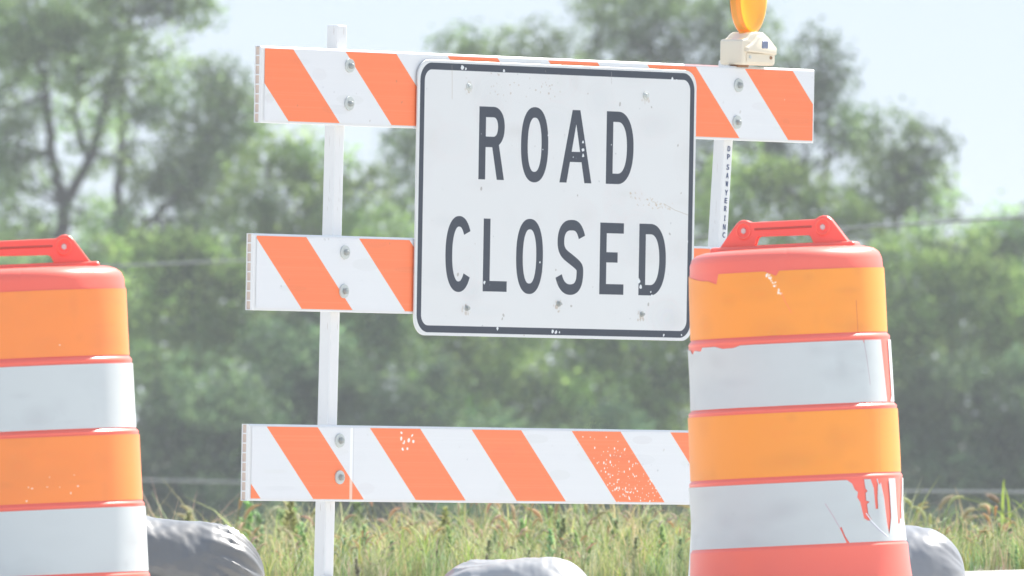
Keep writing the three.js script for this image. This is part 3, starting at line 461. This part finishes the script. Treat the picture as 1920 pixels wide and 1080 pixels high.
// ------------------------------------------------------------------ warning light on the top rail
{
  const [a0, b0] = onPlane(1402, 133, -0.012);
  const pos = barBase.clone().addScaledVector(U, a0 - DA).addScaledVector(Nn, -0.014); pos.y = O0.y + 0.7815;
  const o = thing('warning_light', 'amber round lens warning light on a cream battery case, on top of the top rail', 'warning light', pos, TH);
  const cream = mat(lin(0.74, 0.66, 0.53), { roughness: 0.38 }), W = 0.142, D = 0.082, H = 0.052;
  part('mounting_foot', rbox(0.05, 0.012, 0.03, 0.003, -0.035, 0.003, 0), rust, o);
  const sh = new THREE.Shape(), hw = W / 2; sh.moveTo(-hw + 0.006, 0.008); sh.lineTo(hw - 0.006, 0.008); sh.quadraticCurveTo(hw, 0.008, hw, 0.014); sh.lineTo(hw, H); sh.quadraticCurveTo(hw, H + 0.006, hw - 0.008, H + 0.012); sh.lineTo(0.030, 0.088); sh.quadraticCurveTo(0.022, 0.094, 0.012, 0.094); sh.lineTo(-0.016, 0.094); sh.quadraticCurveTo(-0.030, 0.092, -0.040, 0.082); sh.quadraticCurveTo(-0.050, 0.074, -0.058, 0.073); sh.lineTo(-hw + 0.004, 0.072); sh.quadraticCurveTo(-hw, 0.072, -hw, 0.066); sh.lineTo(-hw, 0.014); sh.quadraticCurveTo(-hw, 0.008, -hw + 0.006, 0.008);
  const g = new THREE.ExtrudeGeometry(sh, { depth: D - 0.012, bevelEnabled: true, bevelThickness: 0.006, bevelSize: 0.004, bevelSegments: 4, curveSegments: 8 }); g.translate(0, 0, -D / 2 + 0.006);
  part('case', toCreasedNormals(g, 0.6), cream, o);
  // bulging hood round the photocell on the front
  const hs = new THREE.Shape(); hs.moveTo(-0.062, 0.046); hs.lineTo(0.060, 0.040); hs.lineTo(0.060, 0.052); hs.lineTo(0.024, 0.080); hs.quadraticCurveTo(0.006, 0.090, -0.014, 0.080); hs.quadraticCurveTo(-0.036, 0.062, -0.062, 0.050);
  const hg = new THREE.ExtrudeGeometry(hs, { depth: 0.008, bevelEnabled: true, bevelThickness: 0.006, bevelSize: 0.005, bevelSegments: 4 }); hg.translate(0.004, 0, D / 2 - 0.002);
  part('hood', toCreasedNormals(hg, 0.7), cream, o);
  part('photocell', rbox(0.026, 0.022, 0.006, 0.003, 0.012, 0.062, D / 2 + 0.0125), mat(lin(0.16, 0.19, 0.30), { roughness: 0.15, clearcoat: 1 }), o);
  part('lower_panel', rbox(0.118, 0.026, 0.005, 0.002, 0.003, 0.024, D / 2 + 0.001), cream, o);
  for (const sx of [-0.044, 0.05]) part('screw', new THREE.CylinderGeometry(0.0045, 0.005, 0.003, 12).rotateX(Math.PI / 2).translate(sx, 0.026, D / 2 + 0.0048), sx > 0 ? rust : zinc, o);
  // lens: two domed amber faces round a rim, turned about the front axis
  const amber = new THREE.MeshPhysicalMaterial({ color: lin(1.0, 0.86, 0.10), roughness: 0.5, transmission: 0.85, thickness: 0, clearcoat: 0.6, clearcoatRoughness: 0.08, side: THREE.DoubleSide });
  const R = 0.104, prof = []; for (let i = 0; i <= 14; i++) { const t = i / 14; prof.push(new THREE.Vector2(R * Math.sin(t * Math.PI / 2) * 0.93 + 0.0005, 0.034 - 0.018 * Math.pow(t, 2.5))); }
  const cy = 0.094 + R - 0.003;
  for (const sgn of [1, -1]) part('lens', new THREE.LatheGeometry(prof, 48).rotateX(Math.PI / 2).scale(0.60, 1, sgn).translate(0, cy, 0), amber, o);
  part('lens_rim', new THREE.LatheGeometry([[R * 0.90, -0.018], [R * 0.985, -0.017], [R, -0.012], [R, 0.012], [R * 0.985, 0.017], [R * 0.90, 0.018]].map(([x, y]) => new THREE.Vector2(x, y)), 48).rotateX(Math.PI / 2).scale(0.60, 1, 1).translate(0, cy, 0), new THREE.MeshPhysicalMaterial({ color: lin(1.0, 0.42, 0.02), roughness: 0.4, transmission: 0.5, thickness: 0, side: THREE.DoubleSide, clearcoat: 0.5 }), o);
  part('reflector', new THREE.CylinderGeometry(R * 0.84, R * 0.84, 0.004, 40).rotateX(Math.PI / 2).scale(0.60, 1, 1).translate(0, cy, 0), new THREE.MeshPhysicalMaterial({ color: lin(1.0, 0.74, 0.16), roughness: 1, transmission: 0.55, thickness: 0, specularIntensity: 0, side: THREE.DoubleSide }), o);
  part('lens_collar', new THREE.CylinderGeometry(0.026, 0.034, 0.014, 20).scale(1, 1, 0.8).translate(0, 0.097, 0), amber, o);
}

// ------------------------------------------------------------------ traffic drums
const DR = (red) => mat(lin(...red), { roughness: 0.34, clearcoat: 0.25, clearcoatRoughness: 0.3 });
function drum(label, px, depth, tiltZ, turn, orange, plastic, marks, dents) {
  const base = at(px, HORIZON, depth); base.y = groundY(base.x, base.z) - (depth < 38 ? 0.007 : 0.008);
  const o = thing('traffic_drum', label, 'traffic drum', base, 0); o.rotation.set(-0.012, 0, tiltZ);
  const body = DR(plastic), R = [0.239, 0.2475, 0.256, 0.2625];                 // radii of the four banded tiers, top to bottom
  const T = [[0.899, 0.738], [0.722, 0.566], [0.553, 0.394], [0.382, 0.225]];   // band heights
  const warp = (g, push = 0) => { const p = g.attributes.position; for (let i = 0; i < p.count; i++) { const x = p.getX(i), y = p.getY(i), z = p.getZ(i), f = Math.atan2(x, z), rad = Math.hypot(x, z); if (rad < 0.05) continue; let d = 0.0016 * noise.noise(f * 1.3 + label.length, y * 5, 2); for (const [df, dy, w, hh, dep] of dents) d -= dep * Math.exp(-(((f - df) / w) ** 2) - (((y - dy) / hh) ** 2)); const k = (rad + d + push) / rad; p.setX(i, x * k); p.setZ(i, z * k); } g.computeVertexNormals(); return g; };
  // profile from the rim of the lid down
  const pf = [[0.001, 0.952], [0.10, 0.953], [0.165, 0.954], [0.198, 0.952], [0.218, 0.947], [0.2305, 0.937], [0.2365, 0.922], [0.2375, 0.902]];
  T.forEach(([t, b], i) => { const r = R[i]; if (i) pf.push([r - 0.0015, t + 0.0015]); pf.push([r, t - 0.001]); for (let k = 1; k < 10; k++) pf.push([r + 0.0012 * k / 10, t + (b - t) * k / 10]); pf.push([r + 0.0012, b + 0.001]); const nr = i < 3 ? R[i + 1] : 0.268, nt = i < 3 ? T[i + 1][0] : 0.214; pf.push([r + 0.002, b - 0.001], [THREE.MathUtils.lerp(r, nr, 0.55), b - (b - nt) * 0.22], [nr - 0.0005, b - (b - nt) * 0.5], [nr, nt + 0.004]); });
  for (let k = 0; k <= 8; k++) pf.push([0.268 + 0.012 * Math.pow(k / 8, 1.6), 0.210 - 0.12 * k / 8]); pf.push([0.300, 0.082], [0.302, 0.072], [0.27, 0.070]);
  const lg = new THREE.LatheGeometry(pf.map(([x, y]) => new THREE.Vector2(x, y)).reverse(), 144);
  part('body', warp(lg), body, o);
  // reflective bands, cut where the sheeting has peeled
  const BW = 2048, BH = 224;
  T.forEach(([t, b], i) => {
    const white = i % 2 === 1, c = canvas(BW, BH, (x) => {
      const base = white ? [0.56, 0.59, 0.60] : orange; x.fillStyle = css(...base); x.fillRect(0, 0, BW, BH);
      for (let k = 0; k < 70; k++) { const g = x.createRadialGradient(0, 0, 0, 0, 0, 1); g.addColorStop(0, `rgba(${white ? '110,110,120' : '190,90,50'},${0.09 * rnd()})`); g.addColorStop(1, 'rgba(120,110,110,0)'); x.save(); x.translate(rnd() * BW, rnd() * BH); x.scale(rr(14, 110), rr(10, 60)); x.fillStyle = g; x.fillRect(-1, -1, 2, 2); x.restore(); }
      for (let k = 0; k < 120; k++) { x.fillStyle = `rgba(${white ? '105,100,105' : '225,205,195'},${0.4 * rnd()})`; const r = Math.abs(gauss()) * 0.8 + 0.5; x.fillRect(rnd() * BW, rnd() * BH, r, r * rr(0.7, 2.4)); }
      const fx = (deg) => BW * (0.5 + deg / 360), cut = (pts) => { x.globalCompositeOperation = 'destination-out'; x.beginPath(); pts.forEach(([d, y], k) => k ? x.lineTo(fx(d), y * BH) : x.moveTo(fx(d), y * BH)); x.closePath(); x.fillStyle = '#000'; x.fill(); x.globalCompositeOperation = 'source-over'; };
      const line = (pts, col, w) => { x.strokeStyle = col; x.lineWidth = w; x.beginPath(); pts.forEach(([d, y], k) => k ? x.lineTo(fx(d), y * BH) : x.moveTo(fx(d), y * BH)); x.stroke(); };
      marks(i, { x, fx, cut, line, BH });
    });
    const tx = tex(c); tx.wrapS = THREE.RepeatWrapping;
    const g = new THREE.CylinderGeometry(R[i] + 0.0008, R[i] + 0.002, t - b - 0.004, 144, 8, true, Math.PI, Math.PI * 2).translate(0, (t + b) / 2, 0);
    const m = part(white ? 'white_band' : 'orange_band', warp(g, 0.0008), mat(0xffffff, { map: tx, alphaTest: 0.5, roughness: white ? 0.5 : 0.45, clearcoat: 0.2, clearcoatRoughness: 0.45, side: THREE.DoubleSide }), o);
  });
  // lid rib and carrying handle with its two bolts
  const lid = part('lid', [rbox(0.36, 0.020, 0.10, 0.009, 0, 0.955, 0), new THREE.SphereGeometry(0.05, 20, 12).scale(1.1, 0.42, 1.0).translate(0.172, 0.934, 0.035)], body, o); lid.rotation.y = turn;
  const s = new THREE.Shape(); s.moveTo(-0.160, 0); s.lineTo(-0.118, 0.046); s.quadraticCurveTo(-0.104, 0.064, -0.086, 0.055); s.quadraticCurveTo(-0.078, 0.051, -0.070, 0.052); s.lineTo(0.072, 0.052); s.quadraticCurveTo(0.080, 0.051, 0.088, 0.056); s.quadraticCurveTo(0.106, 0.066, 0.120, 0.048); s.lineTo(0.160, 0); s.closePath();
  const hole = new THREE.Path(); hole.moveTo(-0.072, 0.006); hole.lineTo(-0.066, 0.020); hole.quadraticCurveTo(-0.064, 0.025, -0.056, 0.025); hole.lineTo(0.058, 0.023); hole.quadraticCurveTo(0.066, 0.022, 0.068, 0.017); hole.lineTo(0.073, 0.006); hole.closePath(); s.holes.push(hole);
  const hg = new THREE.ExtrudeGeometry(s, { depth: 0.026, bevelEnabled: true, bevelThickness: 0.005, bevelSize: 0.004, bevelSegments: 4, curveSegments: 10 }).translate(0, 0, -0.013);
  const handle = part('handle', toCreasedNormals(hg, 0.6), DR([plastic[0], plastic[1] * 0.82, plastic[2] * 0.85]), o); handle.position.set(0, 0.959, 0.02); handle.scale.y = 1.14; handle.rotation.set(0, turn, 0.0);
  for (const sx of [-0.098, 0.098]) {
    part('boss', new THREE.TorusGeometry(0.0165, 0.0026, 8, 24).translate(sx, 0.038, 0.0185), body, handle);
    part('handle_bolt', [new THREE.CylinderGeometry(0.006, 0.0068, 0.005, 6).rotateX(Math.PI / 2).translate(sx, 0.038, 0.021)], zinc, handle);
  }
  part('grip_groove', rbox(0.142, 0.0045, 0.003, 0.001, 0, 0.0405, 0.0182), DR([plastic[0] * 0.45, plastic[1] * 0.4, plastic[2] * 0.4]), handle);
  part('rubber_base', new THREE.LatheGeometry([[0.20, 0], [0.36, 0], [0.375, 0.012], [0.375, 0.055], [0.36, 0.074], [0.30, 0.078], [0.20, 0.076]].map(([x, y]) => new THREE.Vector2(x, y)), 64), mat(lin(0.025, 0.025, 0.026), { roughness: 0.85 }), o);
  return o;
}
drum('right orange drum with a torn peeling lower white band, in front of the right post', 1513, 38.56, 0.063, -0.16, [0.93, 0.315, 0.034], [0.92, 0.155, 0.105], (i, { x, fx, cut, line, BH }) => {
  const seam = [62, 56, 50, 58][i];
  if (i === 0) {
    line([[43, 0.5], [43.2, 1]], 'rgba(190,80,60,.8)', 2);
    cut([[-90, 0], [-45, 0], [-47, 0.16], [-55, 0.10], [-64, 0.09], [-75, 0.05]]); cut([[-14, 0], [-5, 0], [-7, 0.08], [-10, 0.04]]);
    for (let k = 0; k < 40; k++) { const t = rnd(), d = -12.5 + 8 * t + gauss() * 0.6, y = 0.04 + 0.32 * t; x.fillStyle = `rgba(250,240,235,${rr(0.5, 0.95)})`; x.beginPath(); x.ellipse(fx(d), y * BH, rr(1, 4), rr(1, 5), rnd(), 0, 7); x.fill(); }
    line([[-4.5, 0.34], [-2, 0.5], [1, 0.66]], 'rgba(255,120,110,.7)', 2);
  }
  if (i === 1) { cut([[63, 0], [75, 0], [76, 0.9], [72, 1], [67, 1]]); line([[46, 0.02], [48, 0.35], [49.5, 0.72]], 'rgba(150,110,125,.8)', 1.6); cut([[45.2, 0], [46.4, 0], [46, 0.06]]); cut([[-90, 0], [-60, 0], [-62, 0.06], [-70, 0.04], [-74, 0.10], [-78, 0.03]]); cut([[-48, 0], [-30, 0], [-34, 0.035], [-42, 0.04]]); }
  if (i === 2) { line([[54, 0.02], [53, 0.5], [52, 0.98]], 'rgba(205,110,60,.6)', 1.6); line([[70, 0.0], [69, 0.5], [68, 1]], 'rgba(215,120,70,.6)', 1.6); }
  if (i === 3) {
    cut([[27, 0], [38, 0], [38.5, 0.15], [40, 0.19], [38.5, 0.22], [38.5, 0.34], [41, 0.36], [39, 0.40], [39.5, 0.55], [42, 0.66], [39, 0.66], [36.5, 0.62], [34.5, 0.36], [32.8, 0.28], [33.4, 0.2], [31.5, 0.16], [30, 0.06]]);
    cut([[42.5, 0], [47, 0], [48, 0.08], [47, 0.3], [47, 0.48], [45, 0.48], [44.5, 0.15]]); cut([[48, 0], [58, 0], [58.6, 0.3], [58.5, 0.62], [55.5, 0.90], [54, 0.70], [52.5, 0.3], [50.5, 0.06], [49, 0.1]]);
    cut([[66, 0], [80, 0], [79, 0.3], [77, 0.42], [75, 0.66], [71, 0.64], [69.5, 0.74], [67, 0.72], [66.5, 0.3]]);
    line([[38, 0.54], [42, 0.68], [48, 0.82], [54.5, 0.93]], 'rgba(240,240,245,1)', 4); line([[40, 0.66], [46, 0.80], [53, 0.93]], 'rgba(140,130,160,.7)', 2);
    cut([[21.5, 0.76], [22.4, 0.74], [24.5, 0.9], [26.8, 1], [25, 1]]); line([[14, 0.36], [18, 0.56], [21.5, 0.76]], 'rgba(190,150,165,.9)', 2); line([[66.5, 0.72], [66, 1]], 'rgba(150,140,150,.6)', 1.6);
  }
}, [[-1.15, 0.90, 0.35, 0.04, 0.006], [-1.3, 0.29, 0.35, 0.07, 0.009], [1.5, 0.30, 0.3, 0.06, 0.004], [-0.95, 0.64, 0.5, 0.05, 0.004], [-0.25, 0.935, 0.3, 0.03, 0.004]]);
drum('left orange drum with intact bands, cut off by the left edge of the photo', 85, 37.3, 0.060, 0.05, [0.93, 0.255, 0.048], [0.92, 0.14, 0.09], (i, { x, fx, BH }) => {
  if (i === 2) for (let k = 0; k < 9; k++) { x.fillStyle = 'rgba(255,225,215,.85)'; x.beginPath(); x.ellipse(fx(rr(-20, 30)), rr(0.5, 1) * BH, rr(1.5, 4), rr(1.5, 4), 0, 0, 7); x.fill(); }
  if (i === 0) { x.fillStyle = 'rgba(255,225,215,.9)'; x.fillRect(fx(20), 0.82 * BH, 5, 4); }
}, [[0.2, 0.6, 0.6, 0.1, 0.002], [0.75, 0.925, 0.2, 0.02, 0.004]]);

// ------------------------------------------------------------------ sandbags on the barricade feet
function sandbag(label, pos, len, rx, ry, yaw, pitch, col, neckEnd, rough) {
  const nS = 110, nF = 120, P = [], I = [];
  for (let i = 0; i <= nS; i++) for (let j = 0; j <= nF; j++) {
    const s = i / nS, f = j / nF * Math.PI * 2, x = (s - 0.5) * len;
    const endL = Math.pow(Math.max(0, 1 - Math.pow(Math.abs(1 - Math.min(1, s / 0.34)), 2.3)), 0.5), e2 = Math.min(1, (1 - s) / 0.36), endR = Math.pow(Math.max(0, 1 - Math.pow(1 - e2, 2.2)), 0.55);
    let k = Math.min(endL, endR); k = Math.max(k, 0.02 + (s > 0.9 ? 0.06 : 0));
    const g = THREE.MathUtils.smoothstep(s, 0.55, 0.97) * neckEnd, g0 = THREE.MathUtils.smoothstep(1 - s, 0.75, 1.0) * 0.5;
    const ff = f + 0.9 * (s - 0.6) + 0.25 * noise.noise(s * 4, Math.cos(f) * 1.5, Math.sin(f) * 1.5), ps = Math.sin(11 * ff + 1.7 * Math.sin(3 * ff + 1)) + 0.6 * Math.sin(19 * ff + 2 * Math.sin(2 * ff));
    const lump = 0.10 * noise.noise(s * 2.2 + len * 7, Math.cos(f) * 0.9, Math.sin(f) * 0.9) + 0.035 * noise.noise(s * 9, Math.cos(f) * 2.2, Math.sin(f) * 2.2) + 0.012 * noise.noise(s * 24 + 9, Math.cos(f) * 6, Math.sin(f) * 6);
    const q = k * (1 + lump) * (1 + (g * 0.10 + g0 * 0.05) * (1 - Math.pow(Math.abs(ps) / 1.6, 0.6)) * 1.3);
    let y = Math.sin(f) * ry * q; if (y < 0) y *= 0.62;
    P.push(x, y + ry * 0.6, Math.cos(f) * rx * q);
    if (i && j) { const a = (i - 1) * (nF + 1) + j - 1; I.push(a, a + 1, a + nF + 1, a + 1, a + nF + 2, a + nF + 1); }
  }
  const g = new THREE.BufferGeometry(); g.setAttribute('position', new THREE.Float32BufferAttribute(P, 3)); g.setIndex(I); g.computeVertexNormals();
  const o = thing('sandbag', label, 'sandbag', pos, yaw); o.rotation.z = pitch; o.rotation.order = 'YXZ';
  const m = mat(col, { roughness: rough, clearcoat: 0.55, clearcoatRoughness: 0.22, side: THREE.DoubleSide });
  part('sack', g, m, o);
  const tail = []; for (let j = 0; j < 9; j++) { const f = j / 9 * 6.283; tail.push(tube([V(len / 2 - 0.02, ry * 0.6, 0), V(len / 2 + 0.015, ry * 0.6 + Math.sin(f) * 0.012, Math.cos(f) * 0.012), V(len / 2 + 0.05, ry * 0.5 + Math.sin(f) * 0.03 - 0.01, Math.cos(f) * 0.03)], [0.006, 0.007, 0.003], 6)); }
  part('gathered_neck', tail, m, o);
  part('tie', new THREE.TorusGeometry(0.013, 0.004, 8, 20).rotateY(Math.PI / 2).translate(len / 2 - 0.002, ry * 0.6, 0), mat(lin(0.6, 0.6, 0.58)), o);
  return o;
}
const bagAt = (px, depth, dy) => { const p = at(px, HORIZON, depth); p.y = groundY(p.x, p.z) + dy; return p; };
sandbag('dark grey plastic sandbag with gathered shiny folds, beside the left drum', bagAt(322, 44.2, 0.075), 0.52, 0.17, 0.142, 0.12, -0.14, lin(0.135, 0.135, 0.138), 1, 0.42);
sandbag('pale grey sandbag at the bottom edge below the bottom rail', bagAt(972, 42.4, -0.025), 0.44, 0.16, 0.125, 3.0, 0.0, lin(0.30, 0.30, 0.305), 0.5, 0.42);
sandbag('smooth grey sandbag half hidden behind the right drum at its right side', bagAt(1630, 42.6, -0.01), 0.54, 0.18, 0.155, 3.35, 0.0, lin(0.22, 0.22, 0.23), 0.5, 0.32);

renderer.render(scene, camera);
